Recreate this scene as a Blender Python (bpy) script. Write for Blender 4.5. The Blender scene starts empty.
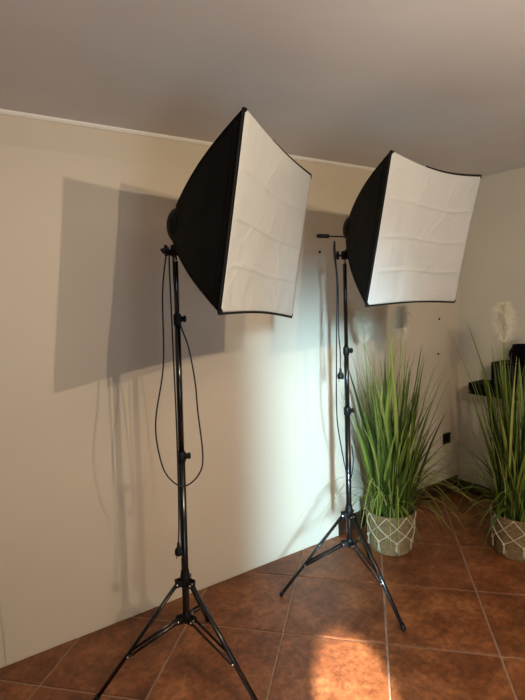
import bpy, bmesh, math, random
from mathutils import Vector, Matrix, noise
random.seed(7)
S = bpy.context.scene
COL = S.collection
V = Vector

# ------------------------------------------------------------------ camera
cam = bpy.data.objects.new('camera', bpy.data.cameras.new('camera')); COL.objects.link(cam)
S.camera = cam
YAW, PITCH, ROLL = -0.5795, 0.1080, -0.0359
right = V((math.cos(YAW), math.sin(YAW), 0)); fwd = V((-math.sin(YAW), math.cos(YAW), 0)); up = V((0, 0, 1))
f2 = fwd*math.cos(PITCH) - up*math.sin(PITCH); u2 = up*math.cos(PITCH) + fwd*math.sin(PITCH)
r2 = right*math.cos(ROLL) + u2*math.sin(ROLL); u3 = u2*math.cos(ROLL) - right*math.sin(ROLL)
M = Matrix((r2, u3, -f2)).transposed().to_4x4(); M.translation = V((0, 0, 1.6))
cam.matrix_world = M
cam.data.sensor_fit = 'HORIZONTAL'; cam.data.sensor_width = 36; cam.data.lens = 491.28/525*36
cam.data.clip_start = 0.02

# ------------------------------------------------------------------ world, lamps, exposure
S.view_settings.view_transform = 'Standard'; S.view_settings.look = 'None'
S.view_settings.gamma = 1; S.view_settings.use_curve_mapping = False
S.view_settings.exposure = 0.0
W = bpy.data.worlds.new('world'); S.world = W; W.use_nodes = True
W.node_tree.nodes['Background'].inputs[0].default_value = (0.80, 0.86, 1.0, 1)
W.node_tree.nodes['Background'].inputs[1].default_value = 0.05

def lamp(name, kind, loc, energy, color, **kw):
    d = bpy.data.lights.new(name, kind); d.energy = energy; d.color = color
    for k, v in kw.items():
        if k != 'target': setattr(d, k, v)
    o = bpy.data.objects.new(name, d); COL.objects.link(o); o.location = loc
    if 'target' in kw:
        o.rotation_euler = (V(kw['target']) - V(loc)).to_track_quat('-Z', 'Y').to_euler()
    return o
WARM = (1.0, 0.79, 0.55)
lamp('ceiling_lamp_bulb', 'POINT', (1.135, -0.38, 2.10), 58, WARM, shadow_soft_size=0.012)
lamp('ceiling_lamp_bulb', 'POINT', (0.765, -0.36, 2.10), 45, WARM, shadow_soft_size=0.012)
# daylight through the glazed door behind the camera
lamp('door_daylight', 'AREA', (-0.50, -1.55, 1.30), 7.2, (0.50, 0.81, 1.0), shape='RECTANGLE', size=0.12, size_y=1.7,
     spread=math.radians(13.5), target=(1.93, 2.36, 0.58))
lamp('door_daylight_wide', 'AREA', (0.3, -1.62, 0.9), 10.5, (0.74, 0.86, 1.0), shape='RECTANGLE', size=0.9, size_y=1.6,
     spread=math.radians(110), target=(1.4, 1.3, 2.6))
# a narrow shaft of sun falling through the door onto the tiles
lamp('door_sun_shaft', 'SPOT', (-1.05, -2.30, 2.05), 9500, (1.0, 0.93, 0.82), shadow_soft_size=0.03, spot_size=math.radians(4.2), spot_blend=0.4, target=(1.25, 1.32, 0.0))

# ------------------------------------------------------------------ materials
def mat(name, base, rough=0.6, metal=0.0, spec=0.5, noise_amt=0.0, noise_scale=20, bump=0.0, bump_scale=60, col2=None, sheen=0.0, coords='Object'):
    m = bpy.data.materials.new(name); m.use_nodes = True
    nt = m.node_tree; b = nt.nodes['Principled BSDF']
    b.inputs['Base Color'].default_value = (*base, 1); b.inputs['Roughness'].default_value = rough
    b.inputs['Metallic'].default_value = metal; b.inputs['Specular IOR Level'].default_value = spec
    if sheen: b.inputs['Sheen Weight'].default_value = sheen
    tc = nt.nodes.new('ShaderNodeTexCoord')
    if noise_amt or col2:
        n = nt.nodes.new('ShaderNodeTexNoise'); n.inputs['Scale'].default_value = noise_scale; n.inputs['Detail'].default_value = 6
        nt.links.new(tc.outputs[coords], n.inputs['Vector'])
        r = nt.nodes.new('ShaderNodeMix'); r.data_type = 'RGBA'
        c2 = col2 or tuple(c*(1-noise_amt) for c in base)
        r.inputs[6].default_value = (*base, 1); r.inputs[7].default_value = (*c2, 1)
        mr = nt.nodes.new('ShaderNodeMapRange'); mr.inputs[1].default_value = .35; mr.inputs[2].default_value = .65
        nt.links.new(n.outputs[0], mr.inputs[0]); nt.links.new(mr.outputs[0], r.inputs[0]); nt.links.new(r.outputs[2], b.inputs['Base Color'])
    if bump:
        n = nt.nodes.new('ShaderNodeTexNoise'); n.inputs['Scale'].default_value = bump_scale; n.inputs['Detail'].default_value = 4
        nt.links.new(tc.outputs[coords], n.inputs['Vector'])
        bp = nt.nodes.new('ShaderNodeBump'); bp.inputs['Strength'].default_value = bump; bp.inputs['Distance'].default_value = 0.004
        nt.links.new(n.outputs[0], bp.inputs['Height']); nt.links.new(bp.outputs[0], b.inputs['Normal'])
    return m

m_wall = mat('painted_plaster', (0.66, 0.59, 0.47), 0.75, noise_amt=0.04, noise_scale=3, bump=0.12, bump_scale=40)
m_wall_right = mat('grey_plaster', (0.63, 0.61, 0.53), 0.75, noise_amt=0.04, noise_scale=3, bump=0.12, bump_scale=40)
m_panel = mat('smooth_white_panel', (0.67, 0.60, 0.485), 0.5, spec=0.35, noise_amt=0.03, noise_scale=2, bump=0.03, bump_scale=12)
m_ceil = mat('ceiling_paint', (0.75, 0.73, 0.72), 0.85, noise_amt=0.05, noise_scale=2.5, bump=0.08, bump_scale=50)
m_trim = mat('cornice_white', (0.88, 0.86, 0.80), 0.5)
m_grout = mat('grout', (0.36, 0.25, 0.18), 0.85, noise_amt=0.3, noise_scale=30, bump=0.3, bump_scale=200)
m_black = mat('black_powder_coat', (0.006, 0.006, 0.006), 0.2, spec=0.6)
m_plastic = mat('black_plastic', (0.006, 0.006, 0.006), 0.5, spec=0.25, bump=0.1)
m_fabric = mat('black_nylon', (0.005, 0.005, 0.005), 0.8, spec=0.15, bump=0.35, bump_scale=25)
m_hem = mat('black_webbing', (0.006, 0.006, 0.006), 0.8, spec=0.2)
m_cord = mat('black_rubber', (0.007, 0.007, 0.008), 0.55)
m_chrome = mat('bright_metal', (0.75, 0.74, 0.72), 0.22, metal=1.0)
m_skirt = mat('terracotta_skirting', (0.065, 0.026, 0.016), 0.35, noise_amt=0.5, noise_scale=9)
m_soil = mat('dark_filler', (0.012, 0.010, 0.007), 0.95, bump=0.6)
m_rope = mat('cream_macrame', (0.60, 0.53, 0.41), 0.85, bump=0.5, bump_scale=300)
m_plume = mat('cream_plume', (0.85, 0.81, 0.66), 0.9)
m_socket = mat('socket_black', (0.006, 0.006, 0.006), 0.5, spec=0.2)
m_shelf = mat('black_lacquer', (0.004, 0.004, 0.0045), 0.6, spec=0.05, noise_amt=0.3, noise_scale=14)

def tile_mat():
    m = bpy.data.materials.new('terracotta_tile'); m.use_nodes = True; nt = m.node_tree; b = nt.nodes['Principled BSDF']
    L = nt.links.new
    tc = nt.nodes.new('ShaderNodeTexCoord'); oi = nt.nodes.new('ShaderNodeObjectInfo')
    sc = nt.nodes.new('ShaderNodeVectorMath'); sc.operation = 'SCALE'; sc.inputs[3].default_value = 17
    cx = nt.nodes.new('ShaderNodeCombineXYZ'); L(oi.outputs['Random'], cx.inputs[0]); L(oi.outputs['Random'], cx.inputs[1]); L(cx.outputs[0], sc.inputs[0])
    ad = nt.nodes.new('ShaderNodeVectorMath'); ad.operation = 'ADD'; L(tc.outputs['Object'], ad.inputs[0]); L(sc.outputs[0], ad.inputs[1])
    n1 = nt.nodes.new('ShaderNodeTexNoise'); n1.inputs['Scale'].default_value = 5; n1.inputs['Detail'].default_value = 9; n1.inputs['Roughness'].default_value = .72
    n2 = nt.nodes.new('ShaderNodeTexNoise'); n2.inputs['Scale'].default_value = 30; n2.inputs['Detail'].default_value = 6; n2.inputs['Roughness'].default_value = .7
    L(ad.outputs[0], n1.inputs[0]); L(ad.outputs[0], n2.inputs[0])
    r1 = nt.nodes.new('ShaderNodeValToRGB'); e = r1.color_ramp.elements
    e[0].position = .33; e[0].color = (0.105, 0.032, 0.012, 1); e[1].position = .68; e[1].color = (0.36, 0.145, 0.058, 1)
    k = r1.color_ramp.elements.new(.5); k.color = (0.220, 0.077, 0.029, 1)
    r2_ = nt.nodes.new('ShaderNodeValToRGB'); e = r2_.color_ramp.elements
    e[0].position = .38; e[0].color = (.45, .42, .40, 1); e[1].position = .62; e[1].color = (1.15, 1.12, 1.1, 1)
    mx = nt.nodes.new('ShaderNodeMix'); mx.data_type = 'RGBA'; mx.blend_type = 'MULTIPLY'; mx.inputs[0].default_value = .75
    L(n1.outputs[0], r1.inputs[0]); L(n2.outputs[0], r2_.inputs[0]); L(r1.outputs[0], mx.inputs[6]); L(r2_.outputs[0], mx.inputs[7])
    hs = nt.nodes.new('ShaderNodeHueSaturation'); mr = nt.nodes.new('ShaderNodeMapRange'); mr.inputs[3].default_value = .88; mr.inputs[4].default_value = 1.12
    L(oi.outputs['Random'], mr.inputs[0]); L(mr.outputs[0], hs.inputs['Value']); L(mx.outputs[2], hs.inputs['Color']); L(hs.outputs[0], b.inputs['Base Color'])
    rr = nt.nodes.new('ShaderNodeMapRange'); rr.inputs[3].default_value = .30; rr.inputs[4].default_value = .52
    L(n2.outputs[0], rr.inputs[0]); L(rr.outputs[0], b.inputs['Roughness'])
    b.inputs['Specular IOR Level'].default_value = .45
    bp = nt.nodes.new('ShaderNodeBump'); bp.inputs['Strength'].default_value = .25; bp.inputs['Distance'].default_value = .004
    L(n1.outputs[0], bp.inputs['Height']); L(bp.outputs[0], b.inputs['Normal'])
    return m
m_tile = tile_mat()

def grass_mat():
    m = bpy.data.materials.new('grass_blade'); m.use_nodes = True; nt = m.node_tree; b = nt.nodes['Principled BSDF']; L = nt.links.new
    at = nt.nodes.new('ShaderNodeVertexColor'); at.layer_name = 'tint'
    oi = nt.nodes.new('ShaderNodeObjectInfo')
    ad = nt.nodes.new('ShaderNodeMath'); ad.operation = 'ADD'; L(at.outputs[0], ad.inputs[0]); L(oi.outputs['Random'], ad.inputs[1])
    fr = nt.nodes.new('ShaderNodeMath'); fr.operation = 'FRACT'; L(ad.outputs[0], fr.inputs[0])
    r = nt.nodes.new('ShaderNodeValToRGB'); e = r.color_ramp.elements
    e[0].position = 0; e[0].color = (0.015, 0.030, 0.006, 1); e[1].position = 1; e[1].color = (0.50, 0.54, 0.18, 1)
    k = e.new(.45); k.color = (0.115, 0.19, 0.028, 1)
    k = e.new(.8); k.color = (0.28, 0.36, 0.06, 1)
    L(fr.outputs[0], r.inputs[0]); L(r.outputs[0], b.inputs['Base Color'])
    b.inputs['Roughness'].default_value = .42
    tr = nt.nodes.new('ShaderNodeBsdfTranslucent'); L(r.outputs[0], tr.inputs[0])
    ms = nt.nodes.new('ShaderNodeMixShader'); ms.inputs[0].default_value = .25
    L(b.outputs[0], ms.inputs[1]); L(tr.outputs[0], ms.inputs[2]); L(ms.outputs[0], nt.nodes['Material Output'].inputs[0])
    return m
m_grass = grass_mat()

def basket_mat():
    m = mat('woven_jute', (0.30, 0.215, 0.105), 0.85, noise_amt=0.35, noise_scale=60)
    nt = m.node_tree; b = nt.nodes['Principled BSDF']
    w = nt.nodes.new('ShaderNodeTexWave'); w.bands_direction = 'DIAGONAL'; w.inputs['Scale'].default_value = 45; w.inputs['Distortion'].default_value = 2
    tc = nt.nodes.new('ShaderNodeTexCoord'); nt.links.new(tc.outputs['Object'], w.inputs[0])
    bp = nt.nodes.new('ShaderNodeBump'); bp.inputs['Strength'].default_value = .6; bp.inputs['Distance'].default_value = .004
    nt.links.new(w.outputs[1], bp.inputs['Height']); nt.links.new(bp.outputs[0], b.inputs['Normal'])
    return m
m_basket = basket_mat()

def diffuser_mat():
    m = mat('white_diffuser_cloth', (0.46, 0.465, 0.45), 0.55, spec=0.3)
    nt = m.node_tree; b = nt.nodes['Principled BSDF']; tc = nt.nodes.new('ShaderNodeTexCoord')
    mp = nt.nodes.new('ShaderNodeMapping'); mp.inputs['Scale'].default_value = (1.6, 1.6, 1.3); mp.inputs['Rotation'].default_value = (0, .35, 0)
    n = nt.nodes.new('ShaderNodeTexNoise'); n.inputs['Scale'].default_value = 2.2; n.inputs['Detail'].default_value = 5; n.inputs['Distortion'].default_value = .8
    nt.links.new(tc.outputs['Object'], mp.inputs[0]); nt.links.new(mp.outputs[0], n.inputs[0])
    bp = nt.nodes.new('ShaderNodeBump'); bp.inputs['Strength'].default_value = .5; bp.inputs['Distance'].default_value = .03
    nt.links.new(n.outputs[0], bp.inputs['Height']); nt.links.new(bp.outputs[0], b.inputs['Normal'])
    return m
m_diff = diffuser_mat()

# ------------------------------------------------------------------ helpers
def link(name, bm, m, parent=None, smooth=True, loc=None):
    me = bpy.data.meshes.new(name); bm.normal_update(); bm.to_mesh(me); bm.free()
    if m: me.materials.append(m)
    if smooth:
        for p in me.polygons: p.use_smooth = True
    o = bpy.data.objects.new(name, me); COL.objects.link(o)
    if parent: o.parent = parent
    if loc is not None: o.location = loc
    return o
def thing(name, label, cat, loc=(0, 0, 0), group=None):
    o = bpy.data.objects.new(name, None); COL.objects.link(o); o.location = loc; o.empty_display_size = .05
    o['label'] = label; o['category'] = cat
    if group: o['group'] = group
    return o
def tag(o, label, cat):
    o['label'] = label; o['category'] = cat; return o
def struct(o): o['kind'] = 'structure'; return o
def box(bm, lo, hi, bevel=0.0):
    r = bmesh.ops.create_cube(bm, size=1)
    vs = r['verts']; lo = V(lo); hi = V(hi)
    for v in vs: v.co = V(((lo[i]+hi[i])/2 + v.co[i]*(hi[i]-lo[i]) for i in range(3)))
    if bevel:
        es = list({e for v in vs for e in v.link_edges})
        bmesh.ops.bevel(bm, geom=es, offset=bevel, segments=2, affect='EDGES', profile=.6)
def basis(d):
    d = d.normalized(); a = V((0, 0, 1)) if abs(d.z) < .9 else V((1, 0, 0))
    x = a.cross(d).normalized(); return x, d.cross(x), d
def obox(bm, p, q, wx, wy, side=None, bevel=0):
    """bar from p to q; wx along 'side', wy across"""
    p, q = V(p), V(q); d = (q-p).normalized()
    if side is None: x, y, _ = basis(d)
    else:
        x = (V(side) - d*V(side).dot(d)).normalized(); y = d.cross(x)
    vs = []
    for c in (p, q):
        for sx, sy in ((-1, -1), (1, -1), (1, 1), (-1, 1)): vs.append(bm.verts.new(c + x*wx/2*sx + y*wy/2*sy))
    fs = [bm.faces.new([vs[3], vs[2], vs[1], vs[0]]), bm.faces.new(vs[4:8])]
    for i in range(4): fs.append(bm.faces.new([vs[i], vs[(i+1) % 4], vs[4+(i+1) % 4], vs[4+i]]))
    if bevel:
        bmesh.ops.bevel(bm, geom=list({e for f in fs for e in f.edges}), offset=bevel, segments=2, affect='EDGES')
def lathe(bm, prof, origin=(0, 0, 0), axis=(0, 0, 1), n=24, caps=True):
    """prof: list of (r, h) along the axis"""
    x, y, d = basis(V(axis)); o = V(origin); rings = []
    for r, h in prof:
        rings.append([bm.verts.new(o + d*h + (x*math.cos(t) + y*math.sin(t))*max(r, 1e-4)) for t in (2*math.pi*i/n for i in range(n))])
    for a, b in zip(rings, rings[1:]):
        for i in range(n): bm.faces.new([a[i], a[(i+1) % n], b[(i+1) % n], b[i]])
    if caps:
        bm.faces.new(rings[0][::-1]); bm.faces.new(rings[-1])
def tube(bm, pts, r, n=8, closed=False):
    pts = [V(p) for p in pts]; rings = []; N = len(pts); x = None
    for i, p in enumerate(pts):
        a = pts[i-1] if (i or closed) else p; b = pts[(i+1) % N] if (i < N-1 or closed) else p
        d = (b-a).normalized()
        if x is None: x, y, _ = basis(d)
        else:
            x = (x - d*x.dot(d)); x = x.normalized() if x.length > 1e-5 else basis(d)[0]; y = d.cross(x)
        rr = r(i/(N-1)) if callable(r) else r
        rings.append([bm.verts.new(p + (x*math.cos(t)+y*math.sin(t))*rr) for t in (2*math.pi*k/n for k in range(n))])
    rng = range(N) if closed else range(N-1)
    for j in rng:
        a, b = rings[j], rings[(j+1) % N]
        for i in range(n): bm.faces.new([a[i], a[(i+1) % n], b[(i+1) % n], b[i]])
    if not closed: bm.faces.new(rings[0][::-1]); bm.faces.new(rings[-1])
def spline(pts, k=8):
    pts = [V(p) for p in pts]; P = [pts[0]*2-pts[1]] + pts + [pts[-1]*2-pts[-2]]; out = []
    for i in range(1, len(P)-2):
        a, b, c, d = P[i-1:i+3]
        for s in range(k):
            t = s/k; out.append(.5*((2*b)+(c-a)*t+(2*a-5*b+4*c-d)*t*t+(3*b-a-3*c+d)*t**3))
    out.append(pts[-1]); return out

# ------------------------------------------------------------------ the room
XL, XR, YB, YF, ZC = -1.6, 3.394, -1.7, 2.364, 2.408
bm = bmesh.new(); box(bm, (XL-.1, YF, -.1), (XR+.12, YF+.12, ZC+.1)); struct(link('wall_left', bm, m_wall, smooth=False))
bm = bmesh.new(); box(bm, (XR, YB, -.1), (XR+.12, YF, ZC+.1)); struct(link('wall_right', bm, m_wall_right, smooth=False))
bm = bmesh.new(); box(bm, (XL-.1, YB, ZC), (XR+.12, YF+.12, ZC+.1)); struct(link('ceiling', bm, m_ceil, smooth=False))
bm = bmesh.new(); box(bm, (XL-.1, YB, -.1), (XR+.12, YF+.1, -.005)); floor = struct(link('floor', bm, m_grout, smooth=False))

def clip(poly, lo, hi):
    def cut(P, ax, val, keep_less):
        out = []
        for i in range(len(P)):
            a, b = P[i], P[(i+1) % len(P)]
            ia = (a[ax] <= val) if keep_less else (a[ax] >= val); ib = (b[ax] <= val) if keep_less else (b[ax] >= val)
            if ia: out.append(a)
            if ia != ib:
                t = (val-a[ax])/(b[ax]-a[ax]); out.append((a[0]+(b[0]-a[0])*t, a[1]+(b[1]-a[1])*t))
        return out
    for ax in (0, 1):
        if poly: poly = cut(poly, ax, hi[ax], True)
        if poly: poly = cut(poly, ax, lo[ax], False)
    return poly
TS = 0.48288; ta = -0.7882; gx, gy = 1.24512, 3.17216
ca, sa = math.cos(ta), math.sin(ta); J = 0.0045
for i in range(-7, 8):
    for j in range(-5, 11):
        def P(u, v): return (gx + TS*(u*ca + v*sa), gy + TS*(u*sa - v*ca))
        e = J/TS
        q = [(i+e, j+e), (i+1-e, j+e), (i+1-e, j+1-e), (i+e, j+1-e)]
        # grid rows run downwards in j: rebuild with j -> -j mapping
        poly = [(gx + TS*(u*ca + v*sa), gy + TS*(u*sa - v*ca)) for u, v in q]
        poly = clip(poly, (XL, YB), (XR-.004, YF-.004))
        if len(poly) < 3: continue
        area = abs(sum(poly[k][0]*poly[(k+1) % len(poly)][1]-poly[(k+1) % len(poly)][0]*poly[k][1] for k in range(len(poly))))/2
        if area < .0008: continue
        c = V((sum(p[0] for p in poly)/len(poly), sum(p[1] for p in poly)/len(poly), 0))
        s = sum((poly[k][0]*poly[(k+1) % len(poly)][1]-poly[(k+1) % len(poly)][0]*poly[k][1]) for k in range(len(poly)))
        if s < 0: poly = poly[::-1]
        bm = bmesh.new(); n = len(poly)
        b0 = [bm.verts.new((x-c.x, y-c.y, -.008)) for x, y in poly]
        t0 = [bm.verts.new((x-c.x, y-c.y, -.0022)) for x, y in poly]
        k_ = 1 - .004/.24
        dz = random.uniform(-.0003, .0003)
        t1 = [bm.verts.new(((x-c.x)*k_, (y-c.y)*k_, dz)) for x, y in poly]
        bm.faces.new(t1)
        for k in range(n):
            kk = (k+1) % n
            bm.faces.new([b0[k], b0[kk], t0[kk], t0[k]]); bm.faces.new([t0[k], t0[kk], t1[kk], t1[k]])
        o = link('tile', bm, m_tile, floor, smooth=False, loc=c)

# white sheet lining the lower wall, its joint below the cornice, and the cornice
bm = bmesh.new(); box(bm, (0.115, YF-.006, 0.001), (2.095, YF-.0005, 2.268), .0015); struct(link('trim_1', bm, m_panel, smooth=False))
bm = bmesh.new(); box(bm, (XL, YF-.006, 0.001), (0.108, YF-.0005, 2.268), .0015); struct(link('trim_2', bm, m_panel, smooth=False))
bm = bmesh.new()
prof = [(0, 0), (-.0, -.016), (-.007, -.016), (-.012, -.011), (-.016, -.006), (-.016, 0)]
A = [bm.verts.new((XL, YF+y, ZC+z)) for y, z in prof]; B = [bm.verts.new((XR, YF+y, ZC+z)) for y, z in prof]
for k in range(len(prof)): bm.faces.new([A[k], A[(k+1) % len(prof)], B[(k+1) % len(prof)], B[k]])
bm.faces.new(A[::-1]); bm.faces.new(B); bmesh.ops.recalc_face_normals(bm, faces=bm.faces)
struct(link('trim_3', bm, m_trim, smooth=False))
# terracotta skirting pieces
sk = struct(bpy.data.objects.new('baseboard_left', None)); COL.objects.link(sk)
x = 2.100
while x < XR-.012:
    x1 = min(x+.325, XR-.012); bm = bmesh.new(); box(bm, (x, YF-.011, 0.0005), (x1-.004, YF-.0005, .115), .002); link('skirting_tile', bm, m_skirt, sk, smooth=False); x = x1
sk = struct(bpy.data.objects.new('baseboard_right', None)); COL.objects.link(sk)
y = YF-.012
while y > YB:
    y1 = max(y-.325, YB); bm = bmesh.new(); box(bm, (XR-.011, y1+.004, 0.0005), (XR-.0005, y, .085), .002); link('skirting_tile', bm, m_skirt, sk, smooth=False); y = y1

# ------------------------------------------------------------------ light stands
def light_stand(px, py, angs, k1, k2, top, kdir, label, foot=.375, lean=0):
    t = thing('light_stand', label, 'light stand', (px, py, 0), 'black tripod light stands')
    bm = bmesh.new(); lathe(bm, [(.012, .262), (.0145, .266), (.0145, k1-.005)]); link('base_tube', bm, m_black, t)
    bm = bmesh.new(); lathe(bm, [(.0122, k1-.03), (.0122, k2)]); link('middle_tube', bm, m_black, t)
    bm = bmesh.new(); lathe(bm, [(.0100, k2-.03), (.0100, top-.04), (.0088, top-.036)]); link('top_tube', bm, m_black, t)
    bm = bmesh.new(); lathe(bm, [(.0082, top-.045), (.0082, top-.022), (.006, top-.02), (.006, top-.012), (.0082, top-.010), (.0082, top+.012), (.0065, top+.015)]); o = link('spigot', bm, m_chrome, t); o['label'] = 'bright metal spigot'
    for z, r in ((k1, .0178), (k2, .0155)):
        bm = bmesh.new(); lathe(bm, [(r-.003, z-.028), (r, z-.025), (r, z+.012), (r-.002, z+.016), (r-.004, z+.018)])
        d = V(kdir); d.normalize(); obox(bm, V((0, 0, z-.004))+d*r*.7, V((0, 0, z-.004))+d*(r+.006), .016, .022)
        c = link('clamp_collar', bm, m_plastic, t)
        bm = bmesh.new(); o_ = d*(r+.003)+V((0, 0, z-.004))
        lathe(bm, [(.005, 0), (.005, .004), (.012, .005), (.0135, .007), (.0135, .013), (.010, .016)], o_, d, n=12)
        link('knob', bm, m_plastic, c)
    # leg collar with three lugs, spreader hub with three lugs
    for name, z, rr, ht in (('leg_collar', .446, .021, .05), ('spreader_hub', .286, .0195, .030)):
        bm = bmesh.new(); lathe(bm, [(rr-.004, z-ht/2), (rr, z-ht/2+.004), (rr, z+ht/2-.006), (rr-.002, z+ht/2), (.016, z+ht/2+(.022 if name == 'leg_collar' else .004))])
        for a in angs:
            d = V((math.cos(a), math.sin(a), 0)); s = V((-d.y, d.x, 0))
            for sg in (-1, 1):
                obox(bm, V((0, 0, z-.006))+d*.014+s*sg*.0125, V((0, 0, z-.008))+d*.042+s*sg*.0125, .004, .026, side=s)
        h = link(name, bm, m_plastic, t, smooth=False)
        for a in angs:
            d = V((math.cos(a), math.sin(a), 0)); s = V((-d.y, d.x, 0)); bm = bmesh.new()
            lathe(bm, [(.003, -.0175), (.0048, -.016), (.0048, .016), (.003, .0175)], V((0, 0, z-.009))+d*.035, s, n=10); link('rivet', bm, m_chrome, h)
    for a in angs:
        d = V((math.cos(a), math.sin(a), 0)); s = V((-d.y, d.x, 0))
        p = V((0, 0, .437))+d*.033; q = V((0, 0, .013))+d*(foot-.004)
        bm = bmesh.new(); obox(bm, p, q, .019, .0125, side=s, bevel=.003); leg = link('leg', bm, m_black, t)
        bm = bmesh.new(); e = (q-p).normalized(); obox(bm, q-e*.022, q+e*.013, .023, .0165, side=s, bevel=.004); link('rubber_foot', bm, m_plastic, leg)
        j = p.lerp(q, .615)
        h = V((0, 0, .277))+d*.035
        for sg in (-1, 1):
            bm = bmesh.new(); obox(bm, h+s*sg*.0125, j+s*sg*.0125-V((0, 0, .004)), .0045, .012, side=s, bevel=.001); link('brace', bm, m_black, t)
        bm = bmesh.new(); lathe(bm, [(.003, -.0185), (.0045, -.017), (.0045, .017), (.003, .0185)], j-V((0, 0, .004)), s, n=10); link('rivet', bm, m_chrome, leg)
    if lean:        # the column stands slightly out of plumb
        for c in t.children_recursive:
            for v in c.data.vertices: v.co.x += lean*v.co.z
    return t
R_ = math.radians
light_stand(.744, 1.80, (R_(162), R_(-65), R_(50)), .974, 1.528, 1.785, (.95, -.3, 0), 'front left black tripod stand, its spread legs nearest the camera', lean=.0257)
light_stand(1.721, 1.85, (R_(148.5), R_(-91.6), R_(28.5)), 1.002, 1.314, 1.785, (.95, -.3, 0), 'rear black tripod stand just left of the middle potted grass')

# ------------------------------------------------------------------ softboxes
def frame(yaw, tilt, roll):
    n = V((math.cos(tilt)*math.cos(yaw), math.cos(tilt)*math.sin(yaw), math.sin(tilt)))
    r = V((0, 0, 1)).cross(n).normalized(); u = n.cross(r)
    return n, r*math.cos(roll)+u*math.sin(roll), u*math.cos(roll)-r*math.sin(roll)
SW, SH, SD = .685, .583, .372
def softbox(base, face_c, yaw, tilt, roll, label, sags, lever, seed, cords, plug_at, SD=SD):
    rnd = random.Random(seed)
    n, r, u = frame(yaw, tilt, roll)
    root = thing('softbox', label, 'softbox', base, 'softboxes on tripod stands'); O = V(base)
    F = V(face_c)-O; ap = F-n*SD
    def P(a, b, c): return F + r*a + u*b + n*c      # a right, b up, c forward
    cs = [(-1, 1), (1, 1), (1, -1), (-1, -1)]
    def corner(k, t):
        sx, sy = cs[k]; b0 = P(sx*.054, sy*.060, -SD+.0); f0 = P(sx*SW/2, sy*SH/2, 0)
        out = (r*sx*.75 + u*sy*.75 + n*-.35); return b0.lerp(f0, t) + out*.017*math.sin(math.pi*min(1, t)**.9)
    cen = lambda t: ap + n*SD*t
    NS, NT = 14, 14
    for k in range(4):
        bm = bmesh.new(); g = []
        for j in range(NT+1):
            t = j/NT; a = corner(k, t); b = corner((k+1) % 4, t); row = []
            for i in range(NS+1):
                s = i/NS; p = a.lerp(b, s)
                sg = (sags[k]*t + .012*math.sin(math.pi*t))*math.sin(math.pi*s)
                inward = (cen(t)-a.lerp(b, .5)).normalized() if t > 0 else (cen(0)-a.lerp(b, .5)).normalized()
                wr = noise.noise(p*9+V((seed, k, 0)))*.006*math.sin(math.pi*s)*math.sin(math.pi*min(t, .98))
                row.append(bm.verts.new(p + inward*(sg+wr)))
            g.append(row)
        for j in range(NT):
            for i in range(NS): bm.faces.new([g[j][i], g[j][i+1], g[j+1][i+1], g[j+1][i]])
        o = link('side_panel', bm, m_fabric, root)
        m = o.modifiers.new('thickness', 'SOLIDIFY'); m.thickness = .0016; m.offset = 0
    for k in range(4):      # piped seams over the rods
        bm = bmesh.new(); tube(bm, [corner(k, t/16) for t in range(17)], .0036, 6); link('corner_seam', bm, m_hem, root)
    # seam line of the front skirt
    bm = bmesh.new(); pts = []
    for k in range(4):
        t = .88; a = corner(k, t); b = corner((k+1) % 4, t)
        for i in range(12):
            s = i/12; inward = (cen(t)-a.lerp(b, .5)).normalized()
            pts.append(a.lerp(b, s)+inward*((sags[k]*t + .012*math.sin(math.pi*t))*math.sin(math.pi*s)-.001))
    tube(bm, pts, .0022, 5, closed=True); link('skirt_seam', bm, m_hem, root)
    # diffuser cloth
    N = 96; bm = bmesh.new(); g = []
    folds_h = [(.27, .0034), (.52, .0042), (.76, .0034)]; folds_v = [(.34, .0010), (.67, .0014)]
    creases = [(V((rnd.random(), rnd.random())), V((rnd.uniform(-.8, .8), rnd.uniform(-1, 1))).normalized(), rnd.uniform(.12, .38)) for _ in range(22)]
    for j in range(N+1):
        v = j/N; row = []
        for i in range(N+1):
            s = i/N
            a = -SW/2 + SW*s; b = SH/2 - SH*v
            tp = sags[0]*math.sin(math.pi*s)*(1-v)**1.5; bt = sags[2]*math.sin(math.pi*s)*v**1.5
            rt = sags[1]*math.sin(math.pi*v)*s**1.5; lf = sags[3]*math.sin(math.pi*v)*(1-s)**1.5
            b += bt-tp; a += lf-rt
            ed = min(1, min(s, 1-s, v, 1-v)*14)
            z = -.010*math.sin(math.pi*s)*math.sin(math.pi*v)
            for c, h in folds_h: z += ed*h*math.exp(-((v-c-.008*math.sin(9*s+seed))/.010)**2)
            for c, h in folds_v: z += ed*h*math.exp(-((s-c-.006*math.sin(7*v))/.010)**2)
            for c, d, l in creases:
                q = V((s, v))-c; al = q.dot(d); pr = abs(q.x*d.y-q.y*d.x)
                if abs(al) < l: z += ed*.0026*math.exp(-(pr/.007)**2)*(1-abs(al)/l)
            z += ed*.0035*noise.noise(V((s*3.5, v*6, seed)))
            row.append(bm.verts.new(P(a*.998, b*.998, z+.003)))
        g.append(row)
    for j in range(N):
        for i in range(N): bm.faces.new([g[j][i], g[j+1][i], g[j+1][i+1], g[j][i+1]])
    # object coordinates turned so the cloth's own axes drive the wrinkles
    o = link('diffuser', bm, m_diff, root); o['label'] = 'creased white diffuser cloth'
    m = o.modifiers.new('thickness', 'SOLIDIFY'); m.thickness = .001; m.offset = -1
    # hem round the mouth
    bm = bmesh.new(); pts = []
    for k in range(4):
        a = corner(k, 1); b = corner((k+1) % 4, 1)
        for i in range(14):
            s = i/14; inward = (F-a.lerp(b, .5)).normalized(); pts.append(a.lerp(b, s)+inward*(sags[k]*math.sin(math.pi*s)+.001)-n*.006)
    tube(bm, pts, .0035, 6, closed=True); link('front_hem', bm, m_hem, root)
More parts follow.
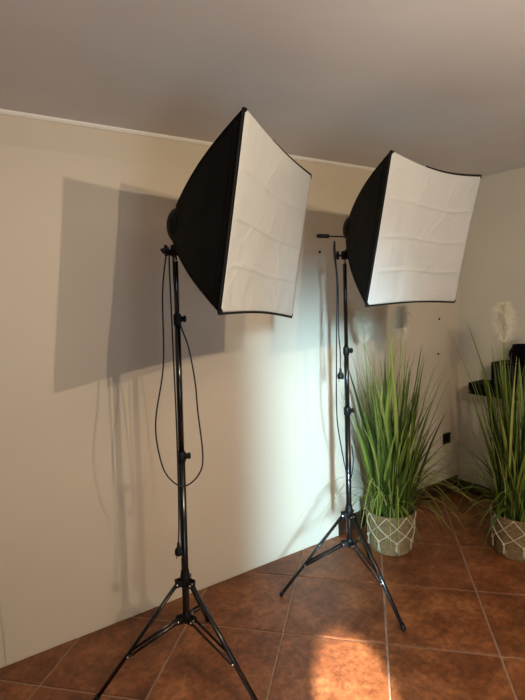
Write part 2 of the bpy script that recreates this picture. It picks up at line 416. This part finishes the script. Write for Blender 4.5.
    for k, w0, w1 in ((0, .35, 1.0), (2, 0.0, 1.0)):      # folded webbing showing past the cloth at top and bottom
        a = corner(k, 1); b = corner((k+1) % 4, 1); bm = bmesh.new(); pts = []
        for i in range(15):
            s = w0+(w1-w0)*i/14; inward = (F-a.lerp(b, .5)).normalized(); pts.append(a.lerp(b, s)+inward*(sags[k]*math.sin(math.pi*s)-.003)-n*.002)
        tube(bm, pts, (lambda q: .0035+.003*q) if k == 0 else .0055, 6); link('edge_webbing', bm, m_hem, root)
    for k in range(4):
        sx, sy = cs[k]; bm = bmesh.new()
        a, b, c = P(sx*SW/2, sy*SH/2, .005), P(sx*(SW/2-.012), sy*SH/2, .005), P(sx*SW/2, sy*(SH/2-.012), .005)
        back = -n*.008
        vs = [bm.verts.new(p) for p in (a, b, c, a+back, b+back, c+back)]
        bm.faces.new(vs[:3]); bm.faces.new(vs[3:][::-1]); 
        for i in range(3): bm.faces.new([vs[i], vs[(i+1) % 3], vs[3+(i+1) % 3], vs[3+i]])
        bmesh.ops.recalc_face_normals(bm, faces=bm.faces); link('corner_pocket', bm, m_hem, root, smooth=False)
    # lamp holder at the back
    bm = bmesh.new(); lathe(bm, [(.062, .012), (.068, .008), (.070, -.002), (.068, -.014), (.064, -.026), (.056, -.033), (.040, -.037), (.012, -.038)], ap, n, n=32)
    lh = link('lamp_holder', bm, m_plastic, root)
    for sy in (.03, 0, -.03):
        bm = bmesh.new(); lathe(bm, [(.0045, -.030), (.006, -.036), (.006, -.043), (.004, -.046)], ap+u*sy*.8+r*.012, n, n=10); link('switch_button', bm, m_hem, lh)
    # tilt bracket down to the stand
    zt = ap.z; st = V((0, 0, 1.0))
    bm = bmesh.new(); foot = V((0, 0, 1.770-O.z)); hub = ap - n*.012 - V((0, 0, .052))
    hub = V((ap.x*.6, ap.y*.6, 1.832-O.z))
    lathe(bm, [(.013, 0), (.0175, .003), (.0175, .038), (.013, .042)], foot, (0, 0, 1), n=16)
    lathe(bm, [(.018, -.017), (.021, -.014), (.021, .014), (.018, .017)], hub, r, n=20)
    obox(bm, hub, ap-n*.02-V((0, 0, .03)), .022, .030, side=r, bevel=.004)
    obox(bm, foot+V((0, 0, .02)), hub, .026, .020, side=r, bevel=.003)
    link('tilt_bracket', bm, m_plastic, root)
    d = V(lever[0]).normalized(); L = lever[1]; zc = V((0, 0, lever[2]-O.z)) + V((0, 0, 0))
    bm = bmesh.new(); lathe(bm, [(.0035, -.05), (.0035, L*.55), (.009, L*.56), (.0105, L*.62), (.0105, L*.93), (.007, L)] if L > .1 else [(.006, 0), (.006, L*.35), (.009, L*.4), (.011, L*.8), (.006, L)], zc, d, n=12)
    link('tilt_handle', bm, m_plastic, root)
    kd = (r*-1) if lever[3] < 0 else r
    bm = bmesh.new(); kz = V((0, 0, 1.790-O.z)); lathe(bm, [(.005, .012), (.005, .028), (.013, .030), (.013, .042), (.009, .046)], kz, V((-.83, .4, 0)).normalized(), n=10)
    obox(bm, kz+V((-.83, .4, 0)).normalized()*.035+V((0, 0, -.02)), kz+V((-.83, .4, 0)).normalized()*.035+V((0, 0, .022)), .006, .012)
    link('clamp_knob', bm, m_plastic, root)
    for i, pts in enumerate(cords):
        bm = bmesh.new(); tube(bm, spline([V(p)-O for p in pts], 10), .0031, 6); c = link('power_cord', bm, m_cord, root)
        if i == plug_at[0]:
            e = V(pts[-1])-O; bm = bmesh.new()
            lathe(bm, [(.004, .012), (.0055, .008), (.007, -.008), (.016, -.020), (.0175, -.036), (.015, -.042)], e, (0, 0, 1), n=12)
            pl = link('plug', bm, m_plastic, c)
            for sg in (-1, 1):
                bm = bmesh.new(); dd = V((math.cos(YAW), math.sin(YAW), 0)); lathe(bm, [(.0024, -.041), (.0024, -.058), (.0015, -.060)], e+dd*sg*.0095, (0, 0, 1), n=8); link('prong', bm, m_chrome, pl)
    return root

# cords: points given as (right-of-pole metres, towards-camera metres, z)
ra = V((math.cos(YAW), math.sin(YAW), 0)); fa = V((-math.sin(YAW), math.cos(YAW), 0))
def cpts(base, L, lean=0): return [V((base[0]+lean*z, base[1], 0)) + ra*a - fa*b + V((0, 0, z)) for a, b, z in L]
B1 = (.744, 1.800); B2 = (1.721, 1.85)
cord_a = cpts(B1, [(-.020, .03, 1.80), (-.030, .04, 1.76), (-.046, .045, 1.62), (-.052, .045, 1.35), (-.090, .045, 1.12), (-.072, .04, .955), (-.030, .045, .885), (.020, .045, .865), (.072, .035, .905), (.090, .03, .98), (.074, .03, 1.17), (.068, .03, 1.27), (.046, .028, 1.41), (.012, .026, 1.52), (-.004, .024, 1.66), (-.004, .03, 1.80)], .0257)
cord_b = cpts(B1, [(-.015, .03, 1.79), (-.020, .026, 1.74), (-.017, .022, 1.45), (-.012, .024, 1.12), (-.012, .024, .87), (-.014, .028, .70), (-.018, .03, .615)], .0257)
softbox((.7895, 1.80, 1.770), (1.014, 1.455, 1.823), -.964, -.151, -.067, 'large black softbox with white front on the left stand', (.013, .014, .012, .002),
        ((-.80, -.45, .22), .085, 1.768, -1), 3, [cord_a, cord_b], (1,))
cord_c = cpts(B2, [(-.055, .03, 1.86), (-.058, .035, 1.80), (-.046, .035, 1.66), (-.052, .035, 1.45), (-.056, .035, 1.28), (-.060, .035, 1.06), (-.056, .03, .94), (-.040, .03, .82), (-.020, .03, .70), (-.006, .03, .635), (.012, .028, .66), (.022, .024, .74), (.016, .022, .82)])
cord_d = cpts(B2, [(-.052, .028, 1.86), (-.050, .03, 1.78), (-.040, .03, 1.62), (-.042, .03, 1.42), (-.036, .03, 1.32), (-.036, .03, 1.215)])
softbox((1.721, 1.85, 1.770), (1.789, 1.404, 1.832), -1.458, -.208, -.012, 'large black softbox with white front on the right stand', (.026, .010, .010, .002),
        ((-.86, .42, .05), .14, 1.882, -1), 8, [cord_c, cord_d], (1,), SD=.402)

# ------------------------------------------------------------------ potted grasses
def blade_mesh(length, reach, width, seed, droop=0.0, bend=0.0, pw=1.7, taper=.62):
    """blade growing from the origin, bending towards +x"""
    bm = bmesh.new(); lay = bm.loops.layers.color.new('tint'); n = 9; rows = []
    rnd = random.Random(seed)
    for i in range(n+1):
        t = i/n
        x = reach*(t**pw); z = length*(t - droop*t**3.2)
        y = bend*math.sin(t*2.4)
        w = width*(.55+.45*math.sin(min(1, t*2.2)*math.pi/2))*(1-max(0, t-taper)/(1-taper)*.93)
        rows.append([bm.verts.new((x, y-w/2, z)), bm.verts.new((x+w*.16, y, z-w*.10)), bm.verts.new((x, y+w/2, z))])
    tv = rnd.random()
    for a, b in zip(rows, rows[1:]):
        for k in (0, 1):
            f = bm.faces.new([a[k], a[k+1], b[k+1], b[k]])
            for lp in f.loops: lp[lay] = (tv, tv, tv, 1)
    return bm
def blade_data(name, *a, **k):
    bm = blade_mesh(*a, **k); me = bpy.data.meshes.new(name); bm.to_mesh(me); bm.free(); me.materials.append(m_grass)
    for p in me.polygons: p.use_smooth = True
    return me
rb = random.Random(11)
kinds = []
for i in range(14):   # tall upright
    kinds.append(('tall', rb.uniform(.75, 1.22), rb.uniform(.03, .30), rb.uniform(.013, .023), 0.03))
for i in range(12):   # medium, leaning
    kinds.append(('mid', rb.uniform(.38, .85), rb.uniform(.12, .44), rb.uniform(.009, .016), .12))
for i in range(10):   # short, flaring over the rim
    kinds.append(('low', rb.uniform(.28, .50), rb.uniform(.18, .40), rb.uniform(.006, .011), .35))
for i in range(10):   # long thin arching
    kinds.append(('arch', rb.uniform(.95, 1.32), rb.uniform(.14, .34), rb.uniform(.0032, .005), .12))
for i in range(8):    # thin drooping strands
    kinds.append(('strand', rb.uniform(.38, .85), rb.uniform(.36, .60), rb.uniform(.0045, .0068), .95))
DATA = [(k, L, R, blade_data('blade', L, R, w, 50+i, droop=d, bend=rb.uniform(-.03, .03))) for i, (k, L, R, w, d) in enumerate(kinds)]

def ok_tip(c, bx, by, az, R, L=1.0):
    tx = c[0]+bx+R*math.cos(az); ty = c[1]+by+R*math.sin(az)
    return ty < YF-.07 and tx < XR-.06
def potted_grass(c, label, seed, plumes, specials, n_blades=260):
    rnd = random.Random(seed)
    t = thing('potted_grass', label, 'potted plant', (c[0], c[1], 0), 'grasses in macrame baskets')
    # basket: coiled rows
    bm = bmesh.new(); prof = [(.10, .001), (.124, .001), (.128, .006)]; rows = 17
    for i in range(rows):
        z0 = .008 + i*(.242/rows)
        for q in (.15, .5, .85):
            z = z0+q*.242/rows; prof.append((.128+.0195*(z/.25) + (.0028 if q == .5 else 0), z))
    prof += [(.150, .252), (.1485, .256), (.144, .254), (.141, .245), (.134, .20)]
    lathe(bm, prof, n=56, caps=False); bk = link('basket', bm, m_basket, t)
    bm = bmesh.new(); lathe(bm, [(.138, .205), (.10, .212), (.04, .216)], n=24); link('filler', bm, m_soil, t)
    # macrame net: knots every 45 degrees, each sending two cords up to the rim
    a0 = math.atan2(-c[1], -c[0]) + math.radians(14)
    zz = [(0, .088), (22.5, .132), (45, .182), (67.5, .252)]
    def surf(a, z, off=.0052): rr = .1295+.0195*(z/.25)+off; return V((rr*math.cos(a), rr*math.sin(a), z))
    for k in range(8):
        a = a0 + k*math.pi/4
        for sg in (-1, 1):
            pts = []
            for (d0, z0), (d1, z1) in zip(zz, zz[1:]):
                for s in range(4):
                    q = s/4; pts.append(surf(a+sg*math.radians(d0+(d1-d0)*q), z0+(z1-z0)*q, .0045+.0012*sg))
            pts.append(surf(a+sg*math.radians(67.5), .252))
            bm = bmesh.new(); tube(bm, pts, .0034, 6); link('macrame_cord', bm, m_rope, t)
        bm = bmesh.new(); kp = surf(a, .088, .005)
        lathe(bm, [(.003, .009), (.009, .005), (.009, -.003), (.005, -.009)], kp, n=10)
        for s in range(7):
            da = (s-3)*.020; end = surf(a+da*1.15+rnd.uniform(-.01, .01), .088-.058-rnd.uniform(0, .008), .006+.003*(s % 2))
            tube(bm, [kp+V((0, 0, -.004)), kp.lerp(end, .5)+V((0, 0, .001)), end], .0027, 5)
        link('tassel', bm, m_rope, t)
    # blades
    def put(me, bx, by, az, sc=1.0, tiltz=0):
        o = bpy.data.objects.new('blade', me); COL.objects.link(o); o.parent = t
        o.location = (bx, by, .205); o.rotation_euler = (rnd.gauss(0, .05), rnd.gauss(0, .04), az); o.scale = (sc, 1, sc)
    cnt = 0; tries = 0
    quota = {'tall': .30, 'mid': .22, 'low': .15, 'arch': .10, 'strand': .23}
    by_kind = {k: [d for d in DATA if d[0] == k] for k in quota}
    for k, fr in quota.items():
        n = int(n_blades*fr); m = 0; tries = 0
        while m < n and tries < 4000:
            tries += 1
            _, L, R, me = rnd.choice(by_kind[k]); rr = .125*math.sqrt(rnd.random()); th = rnd.uniform(0, 6.283)
            bx, by = rr*math.cos(th), rr*math.sin(th)
            az = th+rnd.gauss(0, .7); sc = rnd.uniform(.85, 1.05)
            if ok_tip(c, bx, by, az, R*sc): put(me, bx, by, az, sc); m += 1
    for me_args, (bx, by, az) in specials:
        put(blade_data('blade', *me_args[0], **me_args[1]), bx, by, az)
    # finer fill between the blades: too many to count
    big = bmesh.new(); lay = big.loops.layers.color.new('tint')
    m = 0
    while m < 230:
        q = rnd.random()
        if q < .55: L, R, w, dr = rnd.uniform(.4, .95), rnd.uniform(.0, .22), rnd.uniform(.007, .013), .03
        elif q < .85: L, R, w, dr = rnd.uniform(.3, .65), rnd.uniform(.06, .22), rnd.uniform(.005, .010), .1
        else: L, R, w, dr = rnd.uniform(.25, .9), rnd.uniform(.2, .42), rnd.uniform(.0022, .0034), rnd.uniform(.2, 1.0)
        rr = .125*math.sqrt(rnd.random()); th = rnd.uniform(0, 6.283); bx, by = rr*math.cos(th), rr*math.sin(th); az = th+rnd.gauss(0, .8)
        if not ok_tip(c, bx, by, az, R): continue
        m += 1; n = 7; rows = []; ca_, sa_ = math.cos(az), math.sin(az); tv = rnd.random()*.9
        for i in range(n+1):
            s = i/n; x = R*s**1.7; z = L*(s-dr*s**3.2); ww = w*(1-max(0, s-.4)/.6*.92)
            rows.append([big.verts.new((bx+x*ca_+sa_*yy, by+x*sa_-ca_*yy, .205+z)) for yy in (-ww/2, ww/2)])
        for a, b in zip(rows, rows[1:]):
            f = big.faces.new([a[0], a[1], b[1], b[0]])
            for lp in f.loops: lp[lay] = (tv, tv, tv, 1)
    o = link('grass_filling', big, m_grass, t); o['kind'] = 'stuff'
    for px, py, z0, z1, rad, tx, ty in plumes:       # upright blades sheathing each plume stem
        az = math.atan2(py, px); R = math.hypot(px, py)
        for i in range(6):
            L = (z0-.205)*rnd.uniform(.78, 1.03)
            put(blade_data('blade', L, R*rnd.uniform(.6, .9), rnd.uniform(.013, .019), rnd.randrange(999), droop=.01, pw=1.1, taper=.93), px*.3+rnd.gauss(0, .018), py*.3+rnd.gauss(0, .018), az+rnd.gauss(0, .15))
    # plumes
    for px, py, z0, z1, rad, tx, ty in plumes:
        bm = bmesh.new(); base = V((px*.4, py*.4, .21)); top = V((px+tx, py+ty, z1)); st = V((px, py, z0))
        stem = spline([base, base.lerp(st, .5)+V((0, 0, .02)), st, top], 8); tube(bm, stem, .0022, 5)
        pl = link('plume_stem', bm, m_grass, t)
        bm = bmesh.new()
        for i in range(1300):
            s = rnd.random()**.9; p = st.lerp(top, s); a = rnd.uniform(0, 6.283)
            l = rad*(.35+.9*math.sin(math.pi*(.12+.8*s)))*rnd.uniform(.5, 1.1)
            out = V((math.cos(a), math.sin(a), 0)); q = p + out*l*.55 + V((0, 0, l*.55)); e = p + out*l + V((0, 0, l*.45*rnd.uniform(-.2, 1.6)))
            sd = V((rnd.gauss(0, 1), rnd.gauss(0, 1), rnd.gauss(0, 1))).cross(e-p).normalized()*.0006
            v = [bm.verts.new(p-sd), bm.verts.new(p+sd), bm.verts.new(q+sd), bm.verts.new(q-sd), bm.verts.new(e)]
            bm.faces.new(v[:4]); bm.faces.new([v[3], v[2], v[4]])
        o = link('plume', bm, m_plume, t, smooth=False); o['label'] = 'feathery cream plume'
    return t

C1 = (2.262, 2.055); C2 = (2.82, 1.55)
def cammap(az_cam):      # azimuth of "to the right in the picture" plus angle towards the camera
    return YAW + az_cam
spec1 = [(((1.02, .06, .020), dict(seed=1, droop=.02)), (-.05, -.04, YAW+3.1)),
         (((1.08, .07, .020), dict(seed=2, droop=.02)), (-.03, -.08, YAW+2.9)),
         (((1.05, .14, .018), dict(seed=4, droop=.02)), (.04, -.05, YAW+.1)),
         (((.78, .30, .020), dict(seed=6, droop=.45)), (.02, -.10, YAW-.5)),
         (((.55, .42, .010), dict(seed=7, droop=.95)), (.06, -.09, YAW-.2))]
potted_grass(C1, 'tall green grass in a macrame basket behind the right tripod', 21,
             [(-.135, .075, 1.29, 1.48, .062, -.02, .01), (.07, -.03, 1.30, 1.50, .062, .01, 0)], spec1)
spec2 = [(((.30, .46, .013), dict(seed=9, droop=.12, pw=1.15)), (-.08, .06, YAW+2.95)),
         (((.36, .26, .022), dict(seed=12, droop=1.3)), (-.08, -.03, YAW+3.5)),
         (((.28, .40, .014), dict(seed=13, droop=1.2)), (-.09, -.02, YAW+3.2)),
         (((1.0, .10, .022), dict(seed=14, droop=.02)), (-.04, -.02, YAW+3.2)),
         (((1.30, .16, .009), dict(seed=15, droop=.06)), (-.02, 0, YAW+3.0)),
         (((1.24, .28, .0045), dict(seed=16, droop=.14)), (-.02, 0, YAW+3.1))]
potted_grass(C2, 'tall green grass in a macrame basket at the right picture edge', 35,
             [(-.09, .055, 1.28, 1.50, .075, .0, .01), (.12, -.06, 1.15, 1.38, .07, .01, 0)], spec2)

# ------------------------------------------------------------------ wall shelf and what is on it
bm = bmesh.new(); box(bm, (3.20, .95, .838), (XR-.001, 2.150, .922), .003)
tag(link('wall_shelf', bm, m_shelf, smooth=False), 'thick black floating shelf on the right wall behind the grass', 'shelf')
hf = thing('media_box', 'black box standing on the black wall shelf behind the right grass', 'box', (3.30, 1.72, .922))
bm = bmesh.new(); box(bm, (-.085, -.55, .004), (.085, .265, .165), .006); link('body', bm, m_shelf, hf, smooth=False)
bm = bmesh.new(); box(bm, (-.089, -.53, .018), (-.084, .245, .150), .002); link('front_panel', bm, m_socket, hf, smooth=False)
for sy in (-.5, .22):
    bm = bmesh.new(); lathe(bm, [(.012, 0), (.014, .001), (.014, .005)], (-.06, sy, 0), n=12); link('foot', bm, m_plastic, hf)
bm = bmesh.new(); lathe(bm, [(.001, 0), (.05, .001), (.075, .02), (.088, .05), (.086, .08), (.070, .105), (.064, .118), (.070, .126), (.064, .126), (.058, .116), (.064, .10), (.07, .05), (.001, .01)], n=28, caps=False)
bmesh.ops.recalc_face_normals(bm, faces=bm.faces)
o = link('bowl', bm, m_shelf); o.location = (3.29, 1.80, 1.0875); tag(o, 'rounded black bowl on top of the black box, at the right edge', 'bowl')

# ------------------------------------------------------------------ socket and wall fixings
sk = thing('wall_socket', 'small black socket plate low on the wall near the corner', 'socket', (3.237, YF, .448))
bm = bmesh.new(); box(bm, (-.042, -.012, -.042), (.042, -.0005, .042), .003); pl = link('cover_plate', bm, m_socket, sk, smooth=False)
bm = bmesh.new(); lathe(bm, [(.024, .0115), (.0255, .015), (.023, .0155), (.020, .012)], (0, 0, 0), (0, -1, 0), n=24); link('socket_ring', bm, m_plastic, sk)
for (x, z), lb in (((1.988, 1.861), 'dark screw head in the wall between the two softboxes'), ((3.146, 1.386), 'upper of two dark screw heads left of the room corner'), ((3.136, 1.121), 'lower of two dark screw heads left of the room corner')):
    bm = bmesh.new(); yy = .0060 if x < 2.095 else .0003
    lathe(bm, [(.004, 0), (.0085, .001), (.0080, .004), (.004, .0055)], (0, 0, 0), (0, -1, 0), n=12)
    o = link('screw', bm, m_plastic); o.location = (x, YF-yy, z); tag(o, lb, 'screw')
